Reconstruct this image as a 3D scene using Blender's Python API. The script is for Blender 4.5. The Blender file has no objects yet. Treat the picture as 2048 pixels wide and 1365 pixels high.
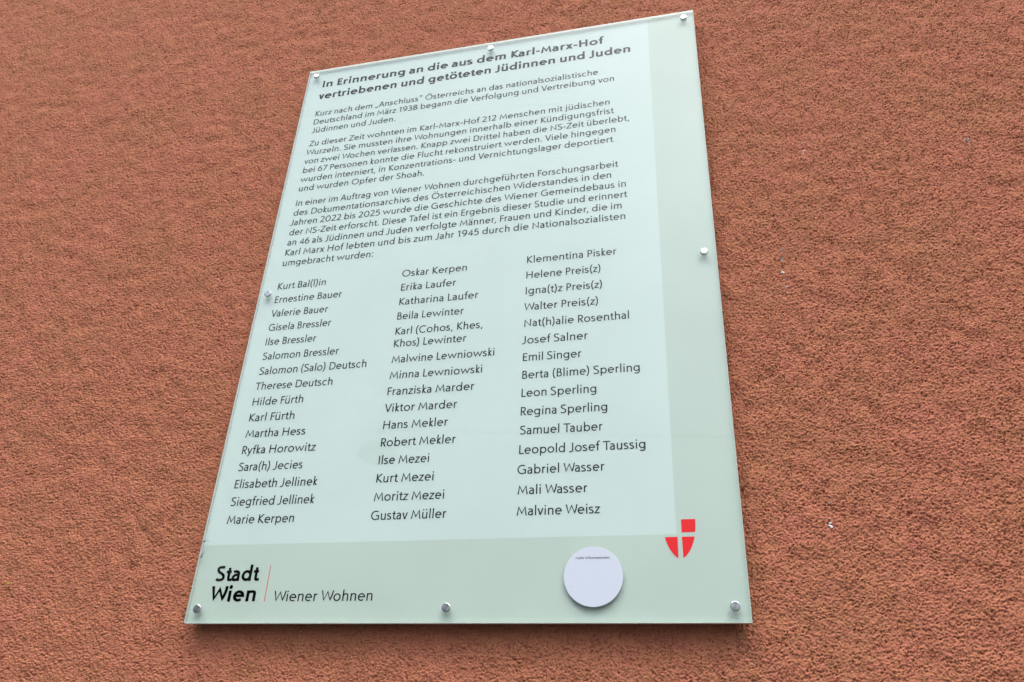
import bpy, bmesh, math, random
import numpy as np
from mathutils import Matrix, Vector

# ---------------------------------------------------------------- camera, sky, sun
scene = bpy.context.scene
COL = scene.collection
Z0 = 1.92                         # height of the panel's lower edge above the pavement; X right, Z up, wall faces -Y

cam_data = bpy.data.cameras.new('camera')
cam_data.sensor_width = 36.0
cam_data.lens = 28.865
cam_data.clip_start = 0.02
cam_data.clip_end = 500.0
cam = bpy.data.objects.new('camera', cam_data)
COL.objects.link(cam)
cam.matrix_world = Matrix(((0.97243178, 0.07638673, 0.22032138, 0.79982695),
                           (0.22927264, -0.48560057, -0.84357936, -1.15576192),
                           (0.04254992, 0.87083704, -0.48972681, -0.21875856 + Z0),
                           (0, 0, 0, 1)))
scene.camera = cam

SUN_EL, SUN_AZ = math.radians(60), math.radians(-36)     # azimuth from straight in front of the wall, minus = to the left
world = bpy.data.worlds.new('World')
scene.world = world
world.use_nodes = True
wn = world.node_tree.nodes
sky = wn.new('ShaderNodeTexSky')
sky.sky_type = 'NISHITA'
sky.sun_disc = False
sky.sun_elevation = SUN_EL
sky.sun_rotation = math.pi + SUN_AZ
sky.air_density = 1.0
sky.dust_density = 3.0
sky.ozone_density = 1.0
wl = world.node_tree.links.new
# overcast: cloud greys the blue out and makes the sky several times brighter overhead than low over the street
geo = wn.new('ShaderNodeTexCoord')
sep = wn.new('ShaderNodeSeparateXYZ'); wl(geo.outputs['Generated'], sep.inputs['Vector'])
grad = wn.new('ShaderNodeMapRange')
grad.inputs['From Min'].default_value = 0.10; grad.inputs['From Max'].default_value = 0.65
grad.inputs['To Min'].default_value = 0.11; grad.inputs['To Max'].default_value = 1.2
wl(sep.outputs['Z'], grad.inputs['Value'])
cloud = wn.new('ShaderNodeTexNoise'); cloud.inputs['Scale'].default_value = 2.4; cloud.inputs['Detail'].default_value = 4
wl(geo.outputs['Generated'], cloud.inputs['Vector'])
cl = wn.new('ShaderNodeMapRange'); cl.inputs['From Min'].default_value = .3; cl.inputs['From Max'].default_value = .7
cl.inputs['To Min'].default_value = .7; cl.inputs['To Max'].default_value = 1.3
wl(cloud.outputs['Fac'], cl.inputs['Value'])
amt = wn.new('ShaderNodeMath'); amt.operation = 'MULTIPLY'
wl(grad.outputs['Result'], amt.inputs[0]); wl(cl.outputs['Result'], amt.inputs[1])
bw = wn.new('ShaderNodeRGBToBW'); wl(sky.outputs['Color'], bw.inputs['Color'])
grey = wn.new('ShaderNodeMix'); grey.data_type = 'RGBA'; grey.inputs['Factor'].default_value = 0.6
wl(sky.outputs['Color'], grey.inputs['A']); wl(bw.outputs['Val'], grey.inputs['B'])
dim = wn.new('ShaderNodeMix'); dim.data_type = 'RGBA'; dim.blend_type = 'MULTIPLY'; dim.inputs['Factor'].default_value = 1.0
wl(grey.outputs['Result'], dim.inputs['A']); wl(amt.outputs['Value'], dim.inputs['B'])
wl(dim.outputs['Result'], wn['Background'].inputs['Color'])
wn['Background'].inputs['Strength'].default_value = 0.15

sun_data = bpy.data.lights.new('sun', 'SUN')
sun_data.energy = 0.6
sun_data.angle = math.radians(20)
sun_data.color = (1.0, 0.97, 0.93)
sun = bpy.data.objects.new('sun', sun_data)
COL.objects.link(sun)
sun_dir = Vector((math.sin(SUN_AZ) * math.cos(SUN_EL), -math.cos(SUN_AZ) * math.cos(SUN_EL), math.sin(SUN_EL)))
sun.rotation_euler = sun_dir.to_track_quat('Z', 'Y').to_euler()
sun.location = sun_dir * 20

vs = scene.view_settings
vs.view_transform = 'Standard'
vs.look = 'None'
vs.exposure = 1.25
vs.gamma = 1.0
vs.use_curve_mapping = False
scene.cycles.use_denoising = True
scene.cycles.denoiser = 'OPENIMAGEDENOISE'
scene.cycles.denoising_input_passes = 'RGB_ALBEDO_NORMAL'
scene.cycles.denoising_prefilter = 'ACCURATE'
scene.cycles.use_adaptive_sampling = False
scene.cycles.max_bounces = 10
scene.cycles.transparent_max_bounces = 12

# ---------------------------------------------------------------- helpers
def obj(name, verts, faces, mat, parent=None, smooth=False, label=None, cat=None, kind=None):
    me = bpy.data.meshes.new(name)
    me.from_pydata(verts, [], faces)
    for m in (mat if isinstance(mat, (list, tuple)) else [mat]):
        me.materials.append(m)
    if smooth:
        me.polygons.foreach_set('use_smooth', [True] * len(me.polygons))
    me.update()
    o = bpy.data.objects.new(name, me)
    COL.objects.link(o)
    if parent: o.parent = parent
    tag(o, label, cat, kind)
    return o

def tag(o, label=None, cat=None, kind=None, group=None):
    if label: o['label'] = label
    if cat: o['category'] = cat
    if kind: o['kind'] = kind
    if group: o['group'] = group

def P(u, v, n):
    """millimetres on the panel (right, up, towards the viewer) -> metres"""
    return (u / 1000.0, -n / 1000.0, v / 1000.0 + Z0)

def mat(name, color, rough=0.5, metal=0.0, **kw):
    m = bpy.data.materials.new(name)
    m.use_nodes = True
    b = m.node_tree.nodes['Principled BSDF']
    b.inputs['Base Color'].default_value = (*color, 1)
    b.inputs['Roughness'].default_value = rough
    b.inputs['Metallic'].default_value = metal
    for k, v in kw.items():
        b.inputs[k.replace('_', ' ')].default_value = v
    return m

def node(m, kind, **kw):
    n = m.node_tree.nodes.new(kind)
    for k, v in kw.items(): setattr(n, k, v)
    return n

def link(m, a, b): m.node_tree.links.new(a, b)

# ---------------------------------------------------------------- materials
def stucco_material():
    m = mat('red stucco', (0.4, 0.12, 0.07), 0.93)
    b = m.node_tree.nodes['Principled BSDF']
    b.inputs['Specular IOR Level'].default_value = 0.2
    tc = node(m, 'ShaderNodeTexCoord')
    def noise(scale, detail, rough=0.55):
        n = node(m, 'ShaderNodeTexNoise')
        n.inputs['Scale'].default_value = scale; n.inputs['Detail'].default_value = detail; n.inputs['Roughness'].default_value = rough
        link(m, tc.outputs['Object'], n.inputs['Vector'])
        return n
    def ramp(src, stops):
        r = node(m, 'ShaderNodeValToRGB')
        r.color_ramp.elements[0].position, r.color_ramp.elements[0].color = stops[0][0], (*stops[0][1], 1)
        r.color_ramp.elements[1].position, r.color_ramp.elements[1].color = stops[-1][0], (*stops[-1][1], 1)
        for p, c in stops[1:-1]:
            e = r.color_ramp.elements.new(p); e.color = (*c, 1)
        link(m, src, r.inputs['Fac'])
        return r
    broad = noise(9, 4)
    blot = noise(95, 3)
    grain = noise(420, 2)
    c1 = ramp(broad.outputs['Fac'], [(0.34, (0.438, 0.173, 0.096)), (0.52, (0.458, 0.173, 0.100)), (0.68, (0.474, 0.173, 0.107))])
    c2 = ramp(blot.outputs['Fac'], [(0.36, (0.98, 1.025, 0.96)), (0.64, (1.02, 0.98, 1.04))])
    c3 = ramp(grain.outputs['Fac'], [(0.3, (0.88, 0.88, 0.86)), (0.7, (1.10, 1.10, 1.10))])
    def mul(a, c):
        x = node(m, 'ShaderNodeMix', data_type='RGBA', blend_type='MULTIPLY')
        x.inputs['Factor'].default_value = 1.0
        link(m, a, x.inputs['A']); link(m, c, x.inputs['B'])
        return x.outputs['Result']
    link(m, mul(mul(c1.outputs['Color'], c2.outputs['Color']), c3.outputs['Color']), b.inputs['Base Color'])
    f1 = noise(560, 3, 0.6)
    bp = node(m, 'ShaderNodeBump')
    bp.inputs['Strength'].default_value = 0.8; bp.inputs['Distance'].default_value = 0.0012
    link(m, f1.outputs['Fac'], bp.inputs['Height']); link(m, bp.outputs['Normal'], b.inputs['Normal'])
    return m

def panel_material():
    """milky backing seen through the glass; a paler printed field covers the upper left of it"""
    m = mat('milky panel print', (0.7, 0.8, 0.77), 0.6)
    b = m.node_tree.nodes['Principled BSDF']
    b.inputs['Subsurface Weight'].default_value = 0.35
    b.inputs['Subsurface Radius'].default_value = (1.0, 1.0, 1.0)
    b.inputs['Subsurface Scale'].default_value = 0.012
    b.inputs['Specular IOR Level'].default_value = 0.1
    tc = node(m, 'ShaderNodeTexCoord'); sp = node(m, 'ShaderNodeSeparateXYZ')
    link(m, tc.outputs['Object'], sp.inputs['Vector'])
    def step(src, a, c):
        r = node(m, 'ShaderNodeMapRange'); r.inputs['From Min'].default_value = a; r.inputs['From Max'].default_value = c
        r.interpolation_type = 'SMOOTHSTEP'
        link(m, src, r.inputs['Value']); return r.outputs['Result']
    inx = step(sp.outputs['X'], 0.7506, 0.7484)
    inz = step(sp.outputs['Z'], 0.1196 + Z0, 0.1218 + Z0)
    mu = node(m, 'ShaderNodeMath', operation='MULTIPLY'); link(m, inx, mu.inputs[0]); link(m, inz, mu.inputs[1])
    mx = node(m, 'ShaderNodeMix', data_type='RGBA')
    mx.inputs['A'].default_value = (*STRIP, 1); mx.inputs['B'].default_value = (*FIELD, 1)
    link(m, mu.outputs['Value'], mx.inputs['Factor'])
    ns = node(m, 'ShaderNodeTexNoise'); ns.inputs['Scale'].default_value = 7; ns.inputs['Detail'].default_value = 3
    link(m, tc.outputs['Object'], ns.inputs['Vector'])
    mr = node(m, 'ShaderNodeMapRange'); mr.inputs['From Min'].default_value = .3; mr.inputs['From Max'].default_value = .7
    mr.inputs['To Min'].default_value = .975; mr.inputs['To Max'].default_value = 1.02
    link(m, ns.outputs['Fac'], mr.inputs['Value'])
    sc = node(m, 'ShaderNodeMix', data_type='RGBA', blend_type='MULTIPLY'); sc.inputs['Factor'].default_value = 1
    link(m, mx.outputs['Result'], sc.inputs['A']); link(m, mr.outputs['Result'], sc.inputs['B'])
    link(m, sc.outputs['Result'], b.inputs['Base Color'])
    return m

def glass_material():
    """thin clear pane: lets light straight through, reflects the sky off its outer face"""
    m = bpy.data.materials.new('clear glass'); m.use_nodes = True
    nt = m.node_tree; nt.nodes.clear()
    out = nt.nodes.new('ShaderNodeOutputMaterial')
    tr = nt.nodes.new('ShaderNodeBsdfTransparent'); tr.inputs['Color'].default_value = (0.975, 0.99, 0.982, 1)
    gl = nt.nodes.new('ShaderNodeBsdfGlossy'); gl.inputs['Roughness'].default_value = 0.012
    fr = nt.nodes.new('ShaderNodeFresnel'); fr.inputs['IOR'].default_value = 1.72
    ge = nt.nodes.new('ShaderNodeNewGeometry')
    iv = nt.nodes.new('ShaderNodeMath'); iv.operation = 'SUBTRACT'; iv.inputs[0].default_value = 1.0
    mu = nt.nodes.new('ShaderNodeMath'); mu.operation = 'MULTIPLY'
    mx = nt.nodes.new('ShaderNodeMixShader')
    l = nt.links.new
    l(ge.outputs['Backfacing'], iv.inputs[1]); l(iv.outputs[0], mu.inputs[0]); l(fr.outputs['Fac'], mu.inputs[1])
    l(mu.outputs[0], mx.inputs['Fac']); l(tr.outputs[0], mx.inputs[1]); l(gl.outputs[0], mx.inputs[2]); l(mx.outputs[0], out.inputs['Surface'])
    return m

def steel_material():
    """turned stainless steel: fine concentric grooves give the conical highlights"""
    m = mat('turned steel', (0.46, 0.48, 0.49), 0.24, 1.0)
    b = m.node_tree.nodes['Principled BSDF']
    b.inputs['Anisotropic'].default_value = 0.85
    t = node(m, 'ShaderNodeTangent', direction_type='RADIAL', axis='Y')
    link(m, t.outputs['Tangent'], b.inputs['Tangent'])
    return m

STRIP = (0.592, 0.69, 0.625)
FIELD = (0.675, 0.788, 0.757)
M_STUCCO = stucco_material()
M_PANEL = panel_material()
M_GLASS = glass_material()
M_EDGE = mat('ground glass edge', (0.62, 0.78, 0.72), 0.45)
e_tr = node(M_EDGE, 'ShaderNodeBsdfTranslucent'); e_tr.inputs['Color'].default_value = (0.80, 0.93, 0.88, 1)      # light piped through the pane leaves by its edge
e_mx = node(M_EDGE, 'ShaderNodeMixShader'); e_mx.inputs['Fac'].default_value = 0.4
link(M_EDGE, M_EDGE.node_tree.nodes['Principled BSDF'].outputs['BSDF'], e_mx.inputs[1]); link(M_EDGE, e_tr.outputs[0], e_mx.inputs[2])
link(M_EDGE, e_mx.outputs[0], M_EDGE.node_tree.nodes['Material Output'].inputs['Surface'])
M_REAR = mat('darkened rear face', (0.05, 0.05, 0.05), 0.7)  # unseen back, made dark to cut bounce and deepen the shade under the panel
M_STEEL = steel_material()
M_INK = mat('dark print', (0.004, 0.006, 0.011), 0.7, Specular_IOR_Level=0.0)
M_BLACK = mat('black print', (0.002, 0.002, 0.003), 0.7, Specular_IOR_Level=0.0)
M_RED = mat('red print', (0.93, 0.004, 0.006), 0.7, Specular_IOR_Level=0.0)
M_STICKER = mat('white vinyl', (0.585, 0.64, 0.735), 0.42)
M_WHITE = mat('white dropping', (0.62, 0.62, 0.60), 0.8)
M_MOSS = mat('yellow lichen', (0.42, 0.42, 0.05), 0.9)
M_DIRT = mat('dark lint', (0.03, 0.028, 0.022), 0.95)
M_THREAD = mat('cobweb thread', (0.35, 0.36, 0.33), 0.8)
M_PAVE = mat('grey paving', (0.05, 0.049, 0.046), 0.9)
M_BARK = mat('bark', (0.07, 0.052, 0.038), 0.95)
M_LEAF = mat('leaf', (0.045, 0.085, 0.022), 0.7)
M_LAMP = mat('grey lamp shell', (0.03, 0.032, 0.03), 0.6)
M_WIRE = mat('galvanised wire', (0.12, 0.12, 0.12), 0.6)

# ---------------------------------------------------------------- the stucco wall
WALL_N = -0.025                       # mean wall surface, metres behind the front of the glass
rng = np.random.default_rng(11)
CELL = 0.0008
RU0, RU1, RV0, RV1 = -1.62, 1.92, -0.56, 2.26
NU, NV = int((RU1 - RU0) / CELL), int((RV1 - RV0) / CELL)
ku = np.fft.rfftfreq(NU, CELL)[None, :]
kv = np.fft.fftfreq(NV, CELL)[:, None]
KK = np.sqrt(ku * ku + kv * kv) + 1e-9

def band(lo, hi):
    """isotropic noise with wavelengths between lo and hi metres, zero mean, unit deviation"""
    f = np.fft.rfft2(rng.standard_normal((NV, NU)).astype(np.float32))
    env = np.exp(-((KK * lo * 0.8) ** 2)) * (1 - np.exp(-((KK * hi * 0.8) ** 2)))
    h = np.fft.irfft2(f * env, s=(NV, NU)).astype(np.float32)
    return h / h.std()

def fractal(lo, hi, power):
    f = np.fft.rfft2(rng.standard_normal((NV, NU)).astype(np.float32))
    env = (KK * hi + 1) ** -power * np.exp(-((KK * lo * 0.8) ** 2))
    h = np.fft.irfft2(f * env, s=(NV, NU)).astype(np.float32)
    return h / h.std()

wave = band(0.05, 0.4)
crumb = fractal(0.0017, 0.007, 0.9)
lump = band(0.004, 0.01)
pit = band(0.0022, 0.0052)
patch = band(0.03, 0.12)
relief = 0.0006 * wave + 0.00052 * crumb + 0.00022 * lump
relief -= 0.0052 * np.clip(pit + 0.17 * patch - 1.34, 0, 0.95)
relief -= 0.0020 * np.clip(-crumb - 1.5, 0, 1.5)

def sample(u, v):
    x = (np.asarray(u) - RU0) / CELL; y = (np.asarray(v) - RV0) / CELL
    i = np.clip(x.astype(int), 0, NU - 2); j = np.clip(y.astype(int), 0, NV - 2); fx = x - i; fy = y - j
    return ((relief[j, i] * (1 - fx) + relief[j, i + 1] * fx) * (1 - fy) + (relief[j + 1, i] * (1 - fx) + relief[j + 1, i + 1] * fx) * fy)

def spaced(a, b, mid, flat, s0, grow):
    """grid lines from a to b: step s0 within 'flat' of mid, growing farther away"""
    def run(sign, end):
        out = []; x = mid
        while (end - x) * sign > 0:
            x += sign * (s0 + grow * max(0, abs(x - mid) - flat)); out.append(x)
        return out
    return np.array(run(-1, a)[::-1] + [mid] + run(1, b))

gu = spaced(-1.58, 1.86, 0.9, 0.6, 0.0010, 0.0006)
gv = spaced(-0.52, 2.2, 0.0, 0.4, 0.0010, 0.0008)
UU, VV = np.meshgrid(gu, gv)
HH = sample(UU, VV)
co = np.stack([UU, -(WALL_N + HH), VV + Z0], axis=-1).reshape(-1, 3).astype(np.float32)
nu, nv = len(gu), len(gv)
idx = np.arange(nu * nv, dtype=np.int32).reshape(nv, nu)
quads = np.stack([idx[:-1, :-1], idx[:-1, 1:], idx[1:, 1:], idx[1:, :-1]], axis=-1).reshape(-1, 4)
me = bpy.data.meshes.new('stucco_wall')
me.vertices.add(len(co)); me.vertices.foreach_set('co', co.ravel())
me.loops.add(quads.size); me.loops.foreach_set('vertex_index', quads.ravel())
me.polygons.add(len(quads)); me.polygons.foreach_set('loop_start', np.arange(0, quads.size, 4, dtype=np.int32))
me.polygons.foreach_set('use_smooth', np.ones(len(quads), dtype=bool))
me.materials.append(M_STUCCO); me.update(calc_edges=True)
wall = bpy.data.objects.new('stucco_wall', me); COL.objects.link(wall)
tag(wall, 'rough brick red stucco wall filling the picture behind the pale panel', 'wall')

def splash(u, v, size, material, name, seed):
    """a small dried blot lying over the grains: several bits of uneven outline"""
    r = random.Random(seed); V = []; F = []
    for k in range(3 if size > 3 else 2):
        cu = u + r.uniform(-.35, .35) * size; cv = v + r.uniform(-.55, .55) * size; s = size * r.uniform(.32, .62); a0 = r.uniform(0, 6.3); el = r.uniform(.35, .8)
        ring = []
        for i in range(9):
            a = i / 9 * 2 * math.pi; q = s * r.uniform(.55, 1.15)
            x, y = q * math.cos(a), q * el * math.sin(a)
            ring.append((cu + x * math.cos(a0) - y * math.sin(a0), cv + x * math.sin(a0) + y * math.cos(a0)))
        b = len(V)
        for x, y in ring: V.append(P(x, y, (WALL_N + float(sample(x / 1000, y / 1000))) * 1000 + .3))
        V.append(P(cu, cv, (WALL_N + float(sample(cu / 1000, cv / 1000))) * 1000 + .9))
        for i in range(9): F.append((b + i, b + (i + 1) % 9, b + 9))
    return obj(name, V, F, material, wall)

for i, (u, v, s) in enumerate([(1040.6, 1200.3, 2.7), (1007.3, 825.6, 3.3), (1006.7, 805.1, 4.6), (1268.6, 787.8, 6.5), (1330.6, 687.4, 2.1),
        (948.4, 600.8, 3.2), (945.7, 583.8, 5.0), (944.3, 557.1, 6.0), (944.1, 540.9, 3.4), (945.5, 528.1, 5.0), (945.4, 515.5, 3.0),
        (960.8, 166.6, 2.4), (960.7, 158.6, 2.3), (961.2, 148.2, 1.8), (958.7, 142.4, 2.0), (958.3, 134.1, 5.0), (836.1, -48.4, 2.0), (980.4, -42.3, 1.6),
        (-178.8, 218.5, 2.8), (-176.8, 241.7, 2.8), (184.8, -8.9, 2.4), (185.8, -14.4, 2.4), (-88.2, 1001.4, 3.2)]):
    splash(u, v, s, M_WHITE, 'white_speck', i)
splash(-367.6, 70.9, 4.6, M_MOSS, 'lichen_speck', 99)

# ---------------------------------------------------------------- pavement
obj('pavement', [(-60, -60, 0), (60, -60, 0), (60, -WALL_N + 0.02, 0), (-60, -WALL_N + 0.02, 0)], [(0, 1, 2, 3)], M_PAVE, kind='structure')

# ---------------------------------------------------------------- lettering
# A humanist sans drawn as pen strokes: cap height 700, x height 490.
CAP, XH, ASC, DSC = 700.0, 492.0, 752.0, -195.0

def arc(cx, cy, rx, ry, a0, a1, n=None):
    n = n or max(4, int(abs(a1 - a0) / 15))
    return [(cx + rx * math.cos(math.radians(a0 + (a1 - a0) * i / n)),
             cy + ry * math.sin(math.radians(a0 + (a1 - a0) * i / n))) for i in range(n + 1)]

def bez(p0, p1, p2, p3, n=10):
    out = []
    for i in range(n + 1):
        t = i / n; s = 1 - t
        out.append((s**3*p0[0] + 3*s*s*t*p1[0] + 3*s*t*t*p2[0] + t**3*p3[0],
                    s**3*p0[1] + 3*s*s*t*p1[1] + 3*s*t*t*p2[1] + t**3*p3[1]))
    return out

def thin(w):
    """level strokes are thinner than upright ones, the more so in bold"""
    return 0.90 - 0.14 * max(0.0, w - 74) / 100

def glyph(ch, w):
    """strokes (centre lines) and advance of one character for stem width w"""
    h = w / 2; hv = h * thin(w); k = (w - 74) * 0.62          # k: extra width of bold letters
    top, bas = XH - hv + 8, hv - 8                          # centre lines of round x-height tops and bottoms
    ct, cb = CAP - hv + 9, hv - 9
    rr = (XH + 16) / 2 - hv; mid = XH / 2
    S = []; A = 300
    def bowl(cx, rx): return arc(cx, mid, rx, rr, 0, 360, 28)
    if ch == ' ': A = 222 + k * .6
    elif ch == 'a':
        r = 345 + k; c = r - 128
        S = [bez((78, XH - 72), (130, top + 6), (180, top + 2), (215 + k * .5, top)) + bez((215 + k * .5, top), (300 + k * .8, top), (r, top - 60), (r, 330))[1:] + [(r, 0)],
             bez((r, 285), (255, 292), (88, 285), (88, 140)) + bez((88, 140), (88, 70), (130, bas), (200, bas))[1:] + bez((200, bas), (270, bas), (r - 20, 70), (r, 160))[1:]]
        A = r + h + 72
    elif ch in 'bpdqg':
        rx = 190 + k * .5
        if ch in 'bp':
            x0 = 78 + h; cx = x0 + rx + 2
            S = [[(x0, DSC if ch == 'p' else 0), (x0, XH if ch == 'p' else ASC)], bowl(cx, rx)]; A = cx + rx + h + 42
        else:
            cx = 42 + h + rx; x1 = cx + rx + 2; A = x1 + h + 78
            if ch == 'd': S = [bowl(cx, rx), [(x1, 0), (x1, ASC)]]
            else: S = [arc(cx, mid + 12, rx, rr - 12, 0, 360, 28), [(x1, XH), (x1, 20)] + bez((x1, 20), (x1, -140), (x1 - 110, DSC + hv), (x1 - 210, DSC + hv))[1:] + bez((x1 - 210, DSC + hv), (x1 - 270, DSC + hv), (x1 - 310, DSC + hv + 12), (x1 - 345, DSC + hv + 40))[1:]]
    elif ch in 'ceo':
        rx = (204 if ch == 'o' else 196) + k * .5; cx = 42 + h + rx; A = cx + rx + h + 42
        if ch == 'o': S = [bowl(cx, rx)]
        elif ch == 'c': S = [arc(cx, mid, rx, rr, 52, 308, 20)]; A = cx + rx * .72 + h + 26
        else: S = [[(cx - rx, mid + 14), (cx + rx - 1, mid + 14)] + arc(cx, mid, rx, rr, 4, 312, 24)[1:]]; A = cx + rx + h + 32
    elif ch == 'f': S = [[(110 + h, 0), (110 + h, 590)] + bez((110 + h, 590), (110 + h, 700), (170 + h, ASC - hv + 8), (225 + h + k, ASC - hv + 8))[1:] + [(262 + h + k, ASC - hv + 4)], [(18, XH - hv), (262 + k, XH - hv)]]; A = 282 + k + h * .4
    elif ch in 'hn':
        x0 = 78 + h; x1 = x0 + 300 + k
        S = [[(x0, 0), (x0, ASC if ch == 'h' else XH)], bez((x0, 300), (x0 + 10, 420), (x0 + 80, top), (x0 + 165 + k * .5, top)) + bez((x0 + 165 + k * .5, top), (x1 - 30, top), (x1, 430), (x1, 320))[1:] + [(x1, 0)]]; A = x1 + h + 74
    elif ch == 'm':
        x0 = 78 + h; x1 = x0 + 282 + k; x2 = x1 + 282 + k; S = [[(x0, 0), (x0, XH)]]
        for a, b in ((x0, x1), (x1, x2)): S.append(bez((a, 300), (a + 10, 420), (a + 75, top), (a + 155 + k * .5, top)) + bez((a + 155 + k * .5, top), (b - 30, top), (b, 430), (b, 320))[1:] + [(b, 0)])
        A = x2 + h + 74
    elif ch == 'u':
        x0 = 72 + h; x1 = x0 + 300 + k
        S = [[(x0, XH), (x0, 170)] + bez((x0, 170), (x0, 60), (x0 + 40, bas), (x0 + 135 + k * .4, bas))[1:] + bez((x0 + 135 + k * .4, bas), (x1 - 80, bas), (x1 - 12, 70), (x1, 190))[1:], [(x1, XH), (x1, 0)]]; A = x1 + h + 78
    elif ch in 'ij':
        x = (78 if ch == 'i' else 96) + h
        S = [[(x, 0), (x, XH)]] if ch == 'i' else [[(x, XH), (x, -40)] + bez((x, -40), (x, -150), (x - 60, DSC + hv), (x - 120, DSC + hv))[1:]]
        S.append(('dot', x, 655, h * 1.22)); A = x + h + 78
    elif ch == 'k': x = 78 + h; S = [[(x, 0), (x, ASC)], [(330 + k, XH), (x + 14, 248), (350 + k, 0)]]; A = 382 + k + h * .6
    elif ch == 'l': S = [[(78 + h, 0), (78 + h, ASC)]]; A = 156 + w
    elif ch == 'r': x = 78 + h; S = [[(x, 0), (x, XH)], bez((x, 280), (x + 10, 410), (x + 70, top), (x + 150 + k, top)) + [(x + 190 + k, top - 8)]]; A = x + 205 + k + h * .4
    elif ch == 's':
        r = 320 + k
        S = [bez((r - 22, XH - 74), (r - 80, top + 4), (r - 140, top), (192 + k * .4, top)) + bez((192 + k * .4, top), (110, top), (66, 420), (66 + k * .2, 366))[1:] + bez((66 + k * .2, 366), (70, 270), (r - 10, 250), (r - 6, 136))[1:] + bez((r - 6, 136), (r - 6, 60), (r - 90, bas), (180, bas))[1:] + bez((180, bas), (130, bas), (90, bas + 16), (52, bas + 52))[1:]]; A = r + h + 40
    elif ch == 't': x = 104 + h; S = [[(x, 620), (x, 150)] + bez((x, 150), (x, 60), (x + 40, bas), (x + 100, bas))[1:] + [(x + 165 + k, bas + 16)], [(20, XH - hv), (270 + k, XH - hv)]]; A = 300 + k + h * .3
    elif ch == 'v': S = [[(14 + h, XH), (228 + k * .5, 0)], [(228 + k * .5, 0), (442 + k - h, XH)]]; A = 452 + k
    elif ch == 'w':
        q = 178 + k * .35; S = [[(14 + h, XH), (14 + h + q, h * 1.55), (14 + h + 2 * q, XH - h * 1.55), (14 + h + 3 * q, h * 1.55), (14 + h + 4 * q, XH)]]; A = 28 + w + 4 * q
    elif ch == 'x': S = [[(30 + h, XH), (395 + k, 0)], [(395 + k, XH), (30 + h, 0)]]; A = 430 + k + h
    elif ch == 'y': S = [[(14 + h, XH), (228 + k * .5, 0)], [(442 + k - h, XH), (175 + k * .4, DSC + 60)] + bez((175 + k * .4, DSC + 60), (160, DSC + 20), (120, DSC + hv), (60, DSC + hv))[1:]]; A = 452 + k
    elif ch == 'z': S = [[(52, XH - hv), (352 + k, XH - hv), (56, hv), (368 + k, hv)]]; A = 400 + k + h * .4
    elif ch == 'A': S = [[(10 + h, 0), (310 + k * .5, CAP)], [(310 + k * .5, CAP), (610 + k - h, 0)], [(135, 210), (485 + k, 210)]]; A = 620 + k
    elif ch in 'BPR':
        x = 88 + h; m = 372 if ch == 'B' else 318; r = 390 + k
        S = [[(x, 0), (x, CAP)]]
        S.append([(x, CAP - hv), (r - 150, CAP - hv)] + bez((r - 150, CAP - hv), (r - 20, CAP - hv), (r + (0 if ch == 'B' else 40), CAP - 90), (r + (0 if ch == 'B' else 40), (CAP + m) / 2))[1:] + bez((r + (0 if ch == 'B' else 40), (CAP + m) / 2), (r + (0 if ch == 'B' else 40), m + 60), (r - 40, m), (r - 150, m))[1:] + [(x, m)])
        if ch == 'B': S.append([(r - 150, m), (r - 100, m)] + bez((r - 100, m), (r + 20, m), (r + 52, m - 100), (r + 52, m / 2 + 10))[1:] + bez((r + 52, m / 2 + 10), (r + 52, 70), (r, hv), (r - 130, hv))[1:] + [(x, hv)]); A = r + 52 + h + 48
        elif ch == 'P': A = r + 40 + h + 36
        else: S.append([(r - 130, m), (r + 66, 0)]); A = r + 66 + h + 24
    elif ch in 'CGO':
        rx = (330 if ch == 'O' else 318) + k * .5; cx = 46 + h + rx; cy = CAP / 2; ry = (CAP + 18) / 2 - hv
        if ch == 'O': S = [arc(cx, cy, rx, ry, 0, 360, 36)]; A = cx + rx + h + 46
        elif ch == 'C': S = [arc(cx, cy, rx, ry, 52, 308, 26)]; A = cx + rx * .66 + h + 30
        else:
            e = arc(cx, cy, rx, ry, 54, 300, 26); S = [e + [(cx + rx * .76, 66), (cx + rx * .76, 330)], [(cx + 30, 330), (cx + rx * .76 + h, 330)]]; A = cx + rx * .76 + h + 66
    elif ch == 'D': x = 88 + h; r = 600 + k; S = [[(x, 0), (x, CAP)], [(x, CAP - hv), (x + 170, CAP - hv)] + bez((x + 170, CAP - hv), (r - 80, CAP - hv), (r, 540), (r, 350))[1:] + bez((r, 350), (r, 160), (r - 80, hv), (x + 170, hv))[1:] + [(x, hv)]]; A = r + h + 46
    elif ch in 'EF':
        x = 88 + h; S = [[(x, 0), (x, CAP)], [(x, CAP - hv), (430 + k, CAP - hv)], [(x, 366), (400 + k, 366)]]; A = 455 + k
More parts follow.
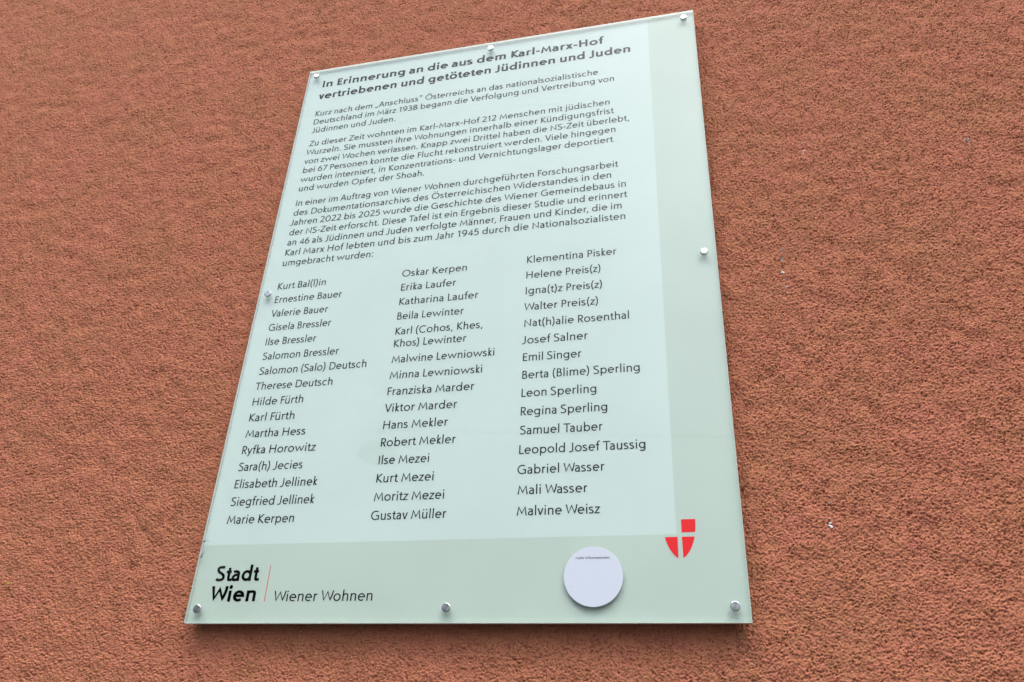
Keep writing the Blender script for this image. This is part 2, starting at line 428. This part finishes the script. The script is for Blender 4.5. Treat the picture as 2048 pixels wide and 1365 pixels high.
        if ch == 'E': S.append([(x, hv), (446 + k, hv)]); A = 486 + k
    elif ch == 'H': x = 88 + h; x1 = 620 + k - h * .5; S = [[(x, 0), (x, CAP)], [(x1, 0), (x1, CAP)], [(x, 366), (x1, 366)]]; A = x1 + h + 88
    elif ch == 'I': S = [[(88 + h, 0), (88 + h, CAP)]]; A = 176 + w
    elif ch == 'J': x = 268 + k * .5; S = [[(x, CAP), (x, 190)] + bez((x, 190), (x, 60), (x - 70, hv - 34), (x - 170, hv - 34))[1:] + [(x - 262, hv - 28)]]; A = x + h + 84
    elif ch == 'K': x = 88 + h; S = [[(x, 0), (x, CAP)], [(500 + k, CAP), (x + 12, 362), (530 + k, 0)]]; A = 560 + k + h * .4
    elif ch == 'L': x = 88 + h; S = [[(x, CAP), (x, 0)], [(x, hv), (425 + k, hv)]]; A = 448 + k
    elif ch == 'M': S = [[(44 + h, 0), (140 + h, CAP - h * 1.6), (420 + k * .5, 130 + h * .6), (700 + k - h, CAP - h * 1.6), (796 + k - h, 0)]]; A = 840 + k
    elif ch == 'N': x = 88 + h; x1 = 640 + k - h; S = [[(x, 0), (x, CAP - h * 1.5), (x1, h * 1.5), (x1, CAP)]]; A = 728 + k
    elif ch == 'S':
        r = 418 + k
        S = [bez((r - 10, CAP - 70), (r - 70, ct + 6), (r - 150, ct), (250 + k * .5, ct)) + bez((250 + k * .5, ct), (140, ct), (78, 620), (78 + k * .2, 535))[1:] + bez((78 + k * .2, 535), (78, 380), (r + 4, 370), (r + 4, 190))[1:] + bez((r + 4, 190), (r + 4, 90), (r - 90, cb), (220, cb))[1:] + bez((220, cb), (150, cb), (100, cb + 20), (52, cb + 60))[1:]]; A = r + h + 46
    elif ch == 'T': S = [[(14, CAP - hv), (546 + k, CAP - hv)], [(280 + k * .5, 0), (280 + k * .5, CAP - w * .5)]]; A = 560 + k
    elif ch == 'V': S = [[(12 + h, CAP), (300 + k * .5, 0)], [(300 + k * .5, 0), (588 + k - h, CAP)]]; A = 598 + k
    elif ch == 'W': S = [[(14 + h, CAP), (220 + k * .25, h * 1.6), (446 + k * .5, 690 - h * 1.6), (660 + k * .75, h * 1.6)] + bez((660 + k * .75, h * 1.6), (740 + k * .8, 280), (800 + k, 460), (868 + k - h, CAP))[1:]]; A = 880 + k
    elif ch == 'Z': S = [[(60, CAP - hv), (490 + k, CAP - hv), (58, hv), (510 + k, hv)]]; A = 548 + k
    elif ch == '0': rx = 224 + k * .4; S = [arc(50 + h + rx, 350, rx, 350 - hv + 8, 0, 360, 32)]; A = 100 + w + 2 * rx
    elif ch == '1': S = [[(95, 540), (262, CAP - 30)], [(262, CAP), (262, 0)]]; A = 262 + h + 120
    elif ch == '2': S = [bez((92, 590), (130, 670), (190, ct), (260, ct)) + bez((260, ct), (390, ct), (420, 600), (420, 510))[1:] + bez((420, 510), (420, 380), (300, 280), (92, hv))[1:] + [(480 + k, hv)]]; A = 530 + k
    elif ch == '3': S = [bez((96, 620), (150, ct), (220, ct), (260, ct)) + bez((260, ct), (350, ct), (410, 620), (410, 530))[1:] + bez((410, 530), (410, 430), (340, 372), (200, 372))[1:], bez((200, 372), (370, 372), (444, 300), (444, 200)) + bez((444, 200), (444, 90), (350, cb), (240, cb))[1:] + bez((240, cb), (180, cb), (130, cb + 14), (74, 62))[1:]]; A = 530 + k
    elif ch == '4': S = [[(400 + k * .6, 0), (400 + k * .6, CAP - h * 1.5), (66 + h, 190), (520 + k, 190)]]; A = 552 + k
    elif ch == '5': S = [[(430, CAP - hv), (150, CAP - hv), (124, 400)] + bez((124, 400), (200, 440), (260, 440), (280, 438))[1:] + bez((280, 438), (390, 430), (448, 350), (448, 230))[1:] + bez((448, 230), (448, 90), (340, cb), (236, cb))[1:] + bez((236, cb), (180, cb), (130, cb + 14), (80, 62))[1:]]; A = 530 + k
    elif ch in '69':
        S = [arc(280 + k * .4, 226, 190 + k * .4, 226 - hv + 8, 0, 360, 26), bez((92, 240), (92, 420), (230, 610), (380, CAP))]; A = 540 + k
        if ch == '9': S = [[(560 + k * .8 - x, CAP - y) for x, y in s] for s in S]
    elif ch == '7': S = [[(56, CAP - hv), (470 + k, CAP - hv), (180, 0)]]; A = 510 + k
    elif ch == '8': S = [arc(280 + k * .4, 530, 166 + k * .4, 170 - hv + 8, 0, 360, 24), arc(280 + k * .4, 186, 206 + k * .4, 194 - hv, 0, 360, 26)]; A = 560 + k
    elif ch == '.': S = [('dot', 80 + h, h * 1.2, h * 1.25)]; A = 160 + w
    elif ch == ':': S = [('dot', 90 + h, h * 1.2, h * 1.25), ('dot', 90 + h, XH - h * 1.2, h * 1.25)]; A = 180 + w
    elif ch == ',': S = [[(112 + h, 70), (58 + h * .6, -125)]]; A = 160 + w
    elif ch == '-': S = [[(46, 268), (300 + k * .4, 268)]]; A = 346 + k * .4
    elif ch == '(': S = [bez((248, ASC + 10), (60, 540), (60, 100), (248, -130), 14)]; A = 280 + h * .5
    elif ch == ')': S = [bez((40, ASC + 10), (228, 540), (228, 100), (40, -130), 14)]; A = 280 + h * .5
    elif ch == '„': S = [[(112 + h, 70), (58 + h * .6, -125)], [(262 + h, 70), (208 + h * .6, -125)]]; A = 320 + w
    elif ch == '“': S = [[(128 + h, ASC), (70 + h * .6, 560)], [(278 + h, ASC), (220 + h * .6, 560)]]; A = 340 + w
    elif ch in 'äöüÖ':
        b = {'ä': 'a', 'ö': 'o', 'ü': 'u', 'Ö': 'O'}[ch]; S, A = glyph(b, w); y = 655 if ch != 'Ö' else 835
        c = A / 2 - (0 if ch != 'ä' else 6); d = 96 + h * .5; S = list(S) + [('dot', c - d, y, h * 1.15), ('dot', c + d, y, h * 1.15)]
    else: raise ValueError(ch)
    return S, A

KERN = {'Wa': -50, 'We': -40, 'Wi': -20, 'Wo': -45, 'Wu': -25, 'Ta': -80, 'Va': -60, 'Ve': -50, 'Vi': -25, 'Vo': -50, 'Fr': -20, 'Fü': -30, 'Fo': -30, 'Fl': 0,
        'Ka': -15, 'La': 0, 'Pe': -10, 'r,': -60, 'Ku': -10, 'Kü': -10, 'ra': -12, 're': -12, 'ro': -12}

def text_faces(txt, w):
    """quads and polygons of a line of text in font units; returns faces [(pts)], xmin, xmax"""
    F = []; x = 0.0; h = w / 2; layer = 0; vf = thin(w)
    for i, ch in enumerate(txt):
        S, A = glyph(ch, w); layer = 0
        for s in S:
            layer += 1
            if s[0] == 'dot':
                F.append((layer, [(x + p[0], p[1]) for p in arc(s[1], s[2], s[3], s[3], 0, 345, 14)])); continue
            pts = [s[0]]
            for p in s[1:]:
                if math.hypot(p[0] - pts[-1][0], p[1] - pts[-1][1]) > 0.5: pts.append(p)
            closed = math.hypot(pts[0][0] - pts[-1][0], pts[0][1] - pts[-1][1]) < 1.0
            if closed: pts = pts[:-1]
            n = len(pts); off = []
            def nrm(a, b):
                dx, dy = b[0] - a[0], b[1] - a[1]; l = math.hypot(dx, dy); return (-dy / l, dx / l)
            for j in range(n):
                a = nrm(pts[j - 1], pts[j]) if (j > 0 or closed) else None
                b = nrm(pts[j], pts[(j + 1) % n]) if (j < n - 1 or closed) else None
                if a is None or b is None:
                    m = a or b; ox, oy = m[0] * h, m[1] * h * vf
                    seg = (pts[0], pts[1]) if a is None else (pts[-2], pts[-1])
                    dy = abs(seg[1][1] - seg[0][1]); dx = abs(seg[1][0] - seg[0][0])
                    if dy > dx * .6 and pts[j][1] in (0, XH, CAP, ASC, DSC) and len(pts) <= 12 or (dy > dx and pts[j][1] in (0, CAP, XH)):
                        ox, oy = math.copysign(h / max(abs(m[0]), .5), m[0]), 0.0     # cut level with the line
                    off.append((ox, oy))
                else:
                    mx, my = a[0] + b[0], a[1] + b[1]; l = math.hypot(mx, my) or 1e-6; mx /= l; my /= l
                    c = max(mx * a[0] + my * a[1], .52)
                    off.append((mx * h / c, my * h * vf / c))
            for j in range(n if closed else n - 1):
                q = (j + 1) % n
                (x0, y0), (x1, y1) = pts[j], pts[q]; (a0, b0), (a1, b1) = off[j], off[q]
                F.append((layer, [(x + x0 + a0, y0 + b0), (x + x0 - a0, y0 - b0), (x + x1 - a1, y1 - b1), (x + x1 + a1, y1 + b1)]))
        x += A + (KERN.get(txt[i:i + 2], 0))
    xs = [p[0] for _, f in F for p in f]
    return F, min(xs), max(xs)

# ---------------------------------------------------------------- the memorial panel
W, H = 841.0, 1189.0                                   # an A0 sheet
plaque = bpy.data.objects.new('memorial_plaque', None)
COL.objects.link(plaque)
plaque.location = (W / 2000, 0.014, Z0)
plaque.empty_display_size = 0.1
tag(plaque, 'upright pale green glass memorial panel with lettering, screwed to the red stucco wall', 'memorial plaque')
bpy.context.view_layer.update()
INV = plaque.matrix_world.inverted()

def part(name, verts, faces, material, smooth=False, parent=None, label=None):
    o = obj(name, verts, faces, material, parent or plaque, smooth, label)
    o.matrix_parent_inverse = INV
    return o

def slab(u0, v0, u1, v1, nf, nb, c):
    """block with chamfered front and back rims; faces 0 = front, 1 = back, then the rims"""
    V = []
    for n, i in ((nf, c), (nf - c, 0), (nb + c, 0), (nb, c)):
        V += [P(u0 + i, v0 + i, n), P(u1 - i, v0 + i, n), P(u1 - i, v1 - i, n), P(u0 + i, v1 - i, n)]
    F = [(0, 1, 2, 3), (15, 14, 13, 12)]
    for k in range(3):
        for j in range(4):
            a, b = 4 * k + j, 4 * k + (j + 1) % 4
            F.append((a, a + 4, b + 4, b))
    return V, F

GLASS_T = 5.0
V, F = slab(0, 0, W, H, 0, -GLASS_T, 0.5)
pane = part('glass_pane', V, F, [M_GLASS, M_EDGE])
for i, p in enumerate(pane.data.polygons): p.material_index = 0 if i < 2 else 1
V, F = slab(0.3, 0.3, W - 0.3, H - 0.3, -GLASS_T - 0.25, -GLASS_T - 9.0, 0.7)
back = part('backing_panel', V, F, [M_PANEL, M_REAR])
back.data.polygons[1].material_index = 1

INK_N = -GLASS_T - 0.06                                # print on the rear face of the glass
# positions were taken off the front face; the print lies deeper, so it is set out from the eye's foot point
FU, FV, DEPTH = 799.8, -218.8, 1 / 1155.8
def behind(u, v): return FU + (u - FU) * (1 - INK_N * DEPTH), FV + (v - FV) * (1 - INK_N * DEPTH)
def lettering(name, lines, weight, cap, material, n=INK_N, parent=None):
    """lines of (text, left, baseline, right): one mesh of drawn letters"""
    V = []; Fc = []; k = 1 + (-n) * DEPTH; cap = cap * k
    for txt, l, base, r in lines:
        l, r, base = FU + (l - FU) * k, FU + (r - FU) * k, FV + (base - FV) * k
        faces, a, b = text_faces(txt, weight)
        sx = (r - l) / (b - a); sy = cap / CAP
        for layer, f in faces:
            i0 = len(V)
            for x, y in f: V.append(P(l + (x - a) * sx, base + y * sy, n + 0.012 * layer))
            Fc.append(tuple(range(i0, i0 + len(f))))
    return part(name, V, Fc, material, parent=parent)

LINES = [
    ('H1', 'In Erinnerung an die aus dem Karl-Marx-Hof', 39.6, 1132.0, 660.0),
    ('H2', 'vertriebenen und getöteten Jüdinnen und Juden', 36.0, 1096.4, 712.4),
    ('P11', 'Kurz nach dem „Anschluss“ Österreichs an das nationalsozialistische', 37.2, 1046.4, 647.7),
    ('P12', 'Deutschland im März 1938 begann die Verfolgung und Vertreibung von', 37.2, 1022.3, 678.8),
    ('P13', 'Jüdinnen und Juden.', 37.2, 998.2, 225.4),
    ('P21', 'Zu dieser Zeit wohnten im Karl-Marx-Hof 212 Menschen mit jüdischen', 37.2, 960.7, 669.1),
    ('P22', 'Wurzeln. Sie mussten ihre Wohnungen innerhalb einer Kündigungsfrist', 35.5, 936.6, 677.3),
    ('P23', 'von zwei Wochen verlassen. Knapp zwei Drittel haben die NS-Zeit überlebt,', 35.5, 912.4, 705.5),
    ('P24', 'bei 67 Personen konnte die Flucht rekonstruiert werden. Viele hingegen', 37.0, 888.2, 679.0),
    ('P25', 'wurden interniert, in Konzentrations- und Vernichtungslager deportiert', 35.5, 864.1, 674.6),
    ('P26', 'und wurden Opfer der Shoah.', 37.0, 840.0, 304.3),
    ('P31', 'In einer im Auftrag von Wiener Wohnen durchgeführten Forschungsarbeit', 37.2, 802.4, 682.7),
    ('P32', 'des Dokumentationsarchivs des Österreichischen Widerstandes in den', 36.5, 778.1, 669.1),
    ('P33', 'Jahren 2022 bis 2025 wurde die Geschichte des Wiener Gemeindebaus in', 34.0, 753.9, 695.1),
    ('P34', 'der NS-Zeit erforscht. Diese Tafel ist ein Ergebnis dieser Studie und erinnert', 36.5, 729.6, 697.4),
    ('P35', 'an 46 als Jüdinnen und Juden verfolgte Männer, Frauen und Kinder, die im', 37.5, 705.4, 686.4),
    ('P36', 'Karl Marx Hof lebten und bis zum Jahr 1945 durch die Nationalsozialisten', 37.0, 681.1, 692.4),
    ('P37', 'umgebracht wurden:', 37.0, 656.9, 222.1),
    ('A1', 'Kurt Bal(l)in', 36.9, 603.5, 135.1),
    ('A2', 'Ernestine Bauer', 36.9, 573.5, 172.0),
    ('A3', 'Valerie Bauer', 35.5, 543.5, 149.4),
    ('A4', 'Gisela Bressler', 36.5, 513.4, 160.2),
    ('A5', 'Ilse Bressler', 36.9, 483.4, 136.2),
    ('A6', 'Salomon Bressler', 37.0, 453.4, 184.8),
    ('A7', 'Salomon (Salo) Deutsch', 37.0, 423.4, 240.9),
    ('A8', 'Therese Deutsch', 35.5, 393.4, 182.5),
    ('A9', 'Hilde Fürth', 36.9, 363.3, 133.0),
    ('A10', 'Karl Fürth', 36.9, 333.3, 122.2),
    ('A11', 'Martha Hess', 36.9, 303.3, 148.0),
    ('A12', 'Ryfka Horowitz', 36.9, 273.3, 172.7),
    ('A13', 'Sara(h) Jecies', 37.0, 243.3, 153.9),
    ('A14', 'Elisabeth Jellinek', 36.9, 213.2, 185.7),
    ('A15', 'Siegfried Jellinek', 37.0, 183.2, 185.5),
    ('A16', 'Marie Kerpen', 36.9, 153.2, 155.3),
    ('B1', 'Oskar Kerpen', 285.5, 604.5, 408.2),
    ('B2', 'Erika Laufer', 286.9, 574.4, 390.3),
    ('B3', 'Katharina Laufer', 286.9, 544.0, 433.3),
    ('B4', 'Beila Lewinter', 286.9, 513.7, 408.9),
    ('B5', 'Karl (Cohos, Khes,', 286.9, 482.8, 445.1),
    ('B6', 'Khos) Lewinter', 286.9, 458.4, 417.6),
    ('B7', 'Malwine Lewniowski', 286.9, 427.1, 468.7),
    ('B8', 'Minna Lewniowski', 286.9, 396.7, 449.5),
    ('B9', 'Franziska Marder', 286.9, 366.1, 438.0),
    ('B10', 'Viktor Marder', 285.5, 335.5, 411.0),
    ('B11', 'Hans Mekler', 286.9, 304.9, 397.8),
    ('B12', 'Robert Mekler', 286.9, 274.2, 413.5),
    ('B13', 'Ilse Mezei', 286.9, 243.9, 372.0),
    ('B14', 'Kurt Mezei', 286.9, 213.2, 382.5),
    ('B15', 'Moritz Mezei', 286.9, 182.9, 402.3),
    ('B16', 'Gustav Müller', 286.0, 152.6, 408.2),
    ('C1', 'Klementina Pisker', 518.0, 607.3, 675.4),
    ('C2', 'Helene Preis(z)', 518.0, 574.8, 647.4),
    ('C3', 'Igna(t)z Preis(z)', 518.0, 542.3, 649.7),
    ('C4', 'Walter Preis(z)', 516.5, 509.9, 642.7),
    ('C5', 'Nat(h)alie Rosenthal', 518.0, 477.4, 693.3),
    ('C6', 'Josef Salner', 515.0, 444.9, 625.3),
    ('C7', 'Emil Singer', 518.0, 412.4, 614.9),
    ('C8', 'Berta (Blime) Sperling', 518.0, 379.9, 707.4),
    ('C9', 'Leon Sperling', 518.0, 347.5, 638.7),
    ('C10', 'Regina Sperling', 518.0, 315.0, 655.4),
    ('C11', 'Samuel Tauber', 518.0, 282.5, 647.7),
    ('C12', 'Leopold Josef Taussig', 518.0, 250.0, 711.6),
    ('C13', 'Gabriel Wasser', 516.5, 217.5, 649.8),
    ('C14', 'Mali Wasser', 518.0, 185.1, 624.2),
    ('C15', 'Malvine Weisz', 518.0, 152.6, 643.2)]

row = {k: (t, l, b, r) for k, t, l, b, r in LINES}
lettering('heading', [row['H1'], row['H2']], 160, 20.0, M_INK)
for p, c in (('P1', 3), ('P2', 6), ('P3', 7)):
    lettering('paragraph', [row[p + str(i + 1)] for i in range(c)], 98, 14.6, M_INK)
for k in row:
    if k[0] in 'ABC': lettering('name_line', [row[k]], 96, 14.7, M_INK)
lettering('city_lettering', [('Stadt', 38.5, 62.2, 114.2), ('Wien', 36.0, 31.3, 113.8)], 158, 23.4, M_BLACK)
lettering('office_lettering', [('Wiener Wohnen', 144.5, 31.0, 304.8)], 90, 15.6, M_INK)
part('divider_line', [P(*behind(*q), INK_N) for q in ((129.5, 30.5), (130.4, 30.5), (130.4, 85.6), (129.5, 85.6))], [(0, 1, 2, 3)], M_RED)

# the city's red shield: a quarter field and two curved halves round a white cross
V = []; F = []
def poly(pts):
    b = len(V); V.extend(P(*behind(x, y), INK_N) for x, y in pts); F.append(tuple(range(b, b + len(pts))))
poly([(757.0, 140.1), (757.0, 121.5)] + [(775.6, 121.6), (776.6, 130), (776.8, 140.2)])
def side(x_in, x_out, x_tip):
    pts = bez((x_out, 115.2), (x_out + (x_in - x_out) * .16, 103), (x_out + (x_in - x_out) * .50, 90.5), (x_tip, 85.2), 14)
    return pts + [(x_in, 115.2)]
poly(side(751.0, 733.4, 750.6)); poly(side(757.0, 774.5, 757.2))
part('coat_of_arms', V, F, M_RED)

# a hair scratch near the lower right corner
def tube(pts, r, sides=5):
    V = []; F = []
    for i, p in enumerate(pts):
        p = Vector(p); a = Vector(pts[max(i - 1, 0)]); b = Vector(pts[min(i + 1, len(pts) - 1)])
        d = (b - a).normalized(); s = d.cross(Vector((0.31, 0.9, 0.3))).normalized(); t = d.cross(s)
        for k in range(sides):
            q = k / sides * 2 * math.pi; V.append(tuple(p + (s * math.cos(q) + t * math.sin(q)) * r))
        if i:
            for k in range(sides): F.append(((i - 1) * sides + k, (i - 1) * sides + (k + 1) % sides, i * sides + (k + 1) % sides, i * sides + k))
    return V, F
V, F = tube([P(814.0, 7.1, .05), P(819, 5.6, .06), P(823.7, 4.3, .05)], .00018)
part('scratch', V, F, M_DIRT)

# eight turned steel screws that hold the panel off the wall
def lathe(profile, seg=32):
    V = []; F = []; n = len(profile)
    for k in range(seg):
        a = 2 * math.pi * k / seg
        for r, y in profile: V.append((r * math.cos(a), -y, r * math.sin(a)))
    for k in range(seg):
        q = (k + 1) % seg
        for i in range(n - 1): F.append((k * n + i, k * n + i + 1, q * n + i + 1, q * n + i))
    return V, F
mm = 0.001
PROFILE = [(0.05 * mm, 4.05 * mm), (5.8 * mm, 4.0 * mm), (6.45 * mm, 3.6 * mm), (6.6 * mm, 3.2 * mm), (6.6 * mm, 1.1 * mm), (6.2 * mm, .75 * mm), (6.2 * mm, 0.05 * mm), (0.05 * mm, 0.05 * mm)]
SPACER = [(0.05 * mm, -14.2 * mm), (7.5 * mm, -14.2 * mm), (7.5 * mm, -28 * mm), (0.05 * mm, -28 * mm)]
V, F = lathe(PROFILE); V2, F2 = lathe(SPACER)
first = None
for u, v in [(20, 1169), (420.5, 1169), (821, 1169), (20, 594.5), (821, 594.5), (20, 20), (420.5, 20), (821, 20)]:
    if first is None:
        b = len(V)
        first = s = obj('mounting_screw', V + V2, F + [tuple(i + b for i in f) for f in F2], M_STEEL, plaque, True)
        s.data.set_sharp_from_angle(angle=math.radians(25))
    else:
        s = first.copy(); COL.objects.link(s); s.parent = plaque
    s.matrix_parent_inverse = INV
    s.location = P(u, v, 0)

# ---------------------------------------------------------------- things on the panel
# round white sticker
cu, cv, cr = 632.0, 62.0, 41.8
prof = [(0.0001, .38 * mm), (cr * mm - .0002, .38 * mm), (cr * mm, .2 * mm), (cr * mm, .03 * mm)]
V, F = lathe(prof, 72)
sticker = obj('round_sticker', V, F, M_STICKER, None, False, 'round white sticker with one small printed line, stuck low on the glass panel', 'sticker')
sticker.location = P(cu, cv, 0)
bpy.context.view_layer.update()
o = lettering('sticker_lettering', [('Mehr Informationen:', 607.0, 86.4, 656.2)], 104, 3.7, M_BLACK, .44, sticker)
o.matrix_parent_inverse = sticker.matrix_world.inverted()
for bu, bv, bs in ((602.5, 50.5, 1.7), (655.5, 29.5, 1.3)):       # air bubbles under the vinyl
    pr = [(bs * 1.5 * mm * math.cos(a), (.36 + bs * .09 * math.sin(a)) * mm) for a in [i * math.pi / 16 for i in range(9)]]
    V, F = lathe(pr, 20)
    o = obj('bubble', V, F, M_STICKER, sticker, True); o.location = P(bu, bv, 0); o.matrix_parent_inverse = sticker.matrix_world.inverted()

# cobweb with lint at the left edge
r = random.Random(4)
web = bpy.data.objects.new('cobweb', None); COL.objects.link(web); web.location = P(7, 115, 0); web.empty_display_size = .02
tag(web, 'wisp of cobweb with dark lint hanging on the lower left edge of the panel', 'cobweb')
bpy.context.view_layer.update(); winv = web.matrix_world.inverted()
def webpart(name, pts, rad, m):
    V = []; F = []
    for q in pts:
        v, f = tube([P(*p) for p in q], rad); b = len(V); V += v; F += [tuple(i + b for i in g) for g in f]
    o = obj(name, V, F, m, web); o.matrix_parent_inverse = winv; return o
webpart('thread', [[(0, 125.5, .6), (7, 127.0, 1.2), (11.5, 126.0, .8)], [(11.5, 126, .8), (11, 117, 2.5), (7.2, 108, 1.2)]], .00013, M_THREAD)
def lint(u0, v0, u1, v1, count, spread):
    out = []
    for i in range(count):
        t = r.random(); u = u0 + (u1 - u0) * t; v = v0 + (v1 - v0) * t; a = r.uniform(0, 6.3); l = r.uniform(.8, 2.4)
        u += r.uniform(-spread, spread); v += r.uniform(-spread, spread)
        out.append([(u, v, .5), (u + l * .5 * math.cos(a), v + l * .5 * math.sin(a), 1.1), (u + l * math.cos(a + .6), v + l * math.sin(a + .6), .5)])
    return out
webpart('lint', lint(1, 125.6, 11, 126.6, 13, .5) + [[(10, 126.4, .8), (11.4, 126.0, 1.2)]] * 2, .00026, M_DIRT)
webpart('lint', lint(4.2, 99.5, 7.6, 108, 22, .8), .00024, M_DIRT)

# ---------------------------------------------------------------- street side, seen only as reflections in the glass
# street lamp hung on span wires over the road
LX, LY, LZ = -4.28, -10.2, 4.52 + Z0
lamp = bpy.data.objects.new('street_lamp', None); COL.objects.link(lamp); lamp.location = (LX, LY, LZ)
tag(lamp, 'grey street lamp hung on span wires over the road, mirrored in the glass', 'street lamp')
bpy.context.view_layer.update(); linv = lamp.matrix_world.inverted()
def spin(profile, m, name, parent, inv, at, seg=28):
    V = []; F = []; n = len(profile)
    for k in range(seg):
        a = 2 * math.pi * k / seg
        for rr_, z in profile: V.append((at[0] + rr_ * math.cos(a), at[1] + rr_ * math.sin(a), at[2] + z))
    for k in range(seg):
        q = (k + 1) % seg
        for i in range(n - 1): F.append((k * n + i, q * n + i, q * n + i + 1, k * n + i + 1))
    o = obj(name, V, F, m, parent, True); o.matrix_parent_inverse = inv; return o
spin([(0.002, .24), (.09, .23), (.16, .16), (.28, .05), (.31, -.04), (.30, -.06), (.24, -.05)], M_LAMP, 'lamp_shade', lamp, linv, (LX, LY, LZ))
spin([(.24, -.05), (.2, -.13), (.1, -.17), (.002, -.18)], mat('lamp diffuser', (.12, .12, .11), .5), 'diffuser', lamp, linv, (LX, LY, LZ))
spin([(.02, .22), (.02, .34), (.06, .35), (.06, .40), (.002, .41)], M_LAMP, 'hanger', lamp, linv, (LX, LY, LZ))
top = (LX, LY, LZ + .40)
for end, lab in (((-16.5, LY, LZ - .10), 'thin span wire running left from the hanging street lamp'),
                 ((9.5, LY, LZ - .52), 'thin span wire running right from the hanging street lamp'),
                 ((-11.5, LY, LZ + 7.2), 'thin wire rising steeply from the hanging street lamp')):
    pts = [tuple(Vector(top).lerp(Vector(end), i / 10) + Vector((0, 0, -.25 * (i / 10) * (1 - i / 10)))) for i in range(11)]
    V, F = tube(pts, .009)
    tag(obj('span_wire', V, F, M_WIRE, None, True, lab, 'wire'), group='wires meeting at the street lamp')

# leafy street tree across the road
TX, TY = -15.2, -23.0
r = random.Random(21)
tree = bpy.data.objects.new('street_tree', None); COL.objects.link(tree); tree.location = (TX, TY, 0)
tag(tree, 'leafy street tree across the road, mirrored in the lower left of the glass', 'tree')
bpy.context.view_layer.update(); tinv = tree.matrix_world.inverted()
V = []; F = []
def limb(a, b, r0, r1):
    pts = [Vector(a).lerp(Vector(b), i / 5) + Vector((r.uniform(-.05, .05), r.uniform(-.05, .05), 0)) * i for i in range(6)]
    base = len(V)
    for i, p in enumerate(pts):
        q = r0 + (r1 - r0) * i / 5
        for k in range(8):
            t = k / 8 * 2 * math.pi; V.append((p.x + q * math.cos(t), p.y + q * math.sin(t), p.z))
        if i:
            for k in range(8): F.append((base + (i - 1) * 8 + k, base + (i - 1) * 8 + (k + 1) % 8, base + i * 8 + (k + 1) % 8, base + i * 8 + k))
    return pts[-1]
e = limb((TX, TY, 0), (TX + .1, TY, 3.6), .2, .13)
tips = []
for k in range(9):
    a = k / 9 * 6.28 + r.uniform(-.3, .3); L_ = r.uniform(1.2, 2.0)
    tips.append(limb(e, (e.x + math.cos(a) * L_, e.y + math.sin(a) * L_, e.z + r.uniform(.8, 3.4)), .09, .025))
o = obj('trunk', V, F, M_BARK, tree, True); o.matrix_parent_inverse = tinv
V = []; F = []
clumps = [(t.x, t.y, t.z, r.uniform(.7, 1.1)) for t in tips] + [(TX + r.gauss(0, .9), TY + r.gauss(0, .9), r.uniform(4.6, 7.4), r.uniform(.6, 1.0)) for _ in range(16)]
for cx, cy, cz, cr_ in clumps:
    for _ in range(260):
        d = Vector((r.gauss(0, 1), r.gauss(0, 1), r.gauss(0, 1))).normalized() * cr_ * r.random() ** .45
        c = Vector((cx, cy, cz)) + d; a = Vector((r.gauss(0, 1), r.gauss(0, 1), r.gauss(0, .6))).normalized(); b = a.orthogonal().normalized(); s = r.uniform(.07, .13)
        i0 = len(V); V += [tuple(c - a * s), tuple(c + b * s * .5), tuple(c + a * s), tuple(c - b * s * .5)]; F.append((i0, i0 + 1, i0 + 2, i0 + 3))
o = obj('crown', V, F, M_LEAF, tree); o.matrix_parent_inverse = tinv
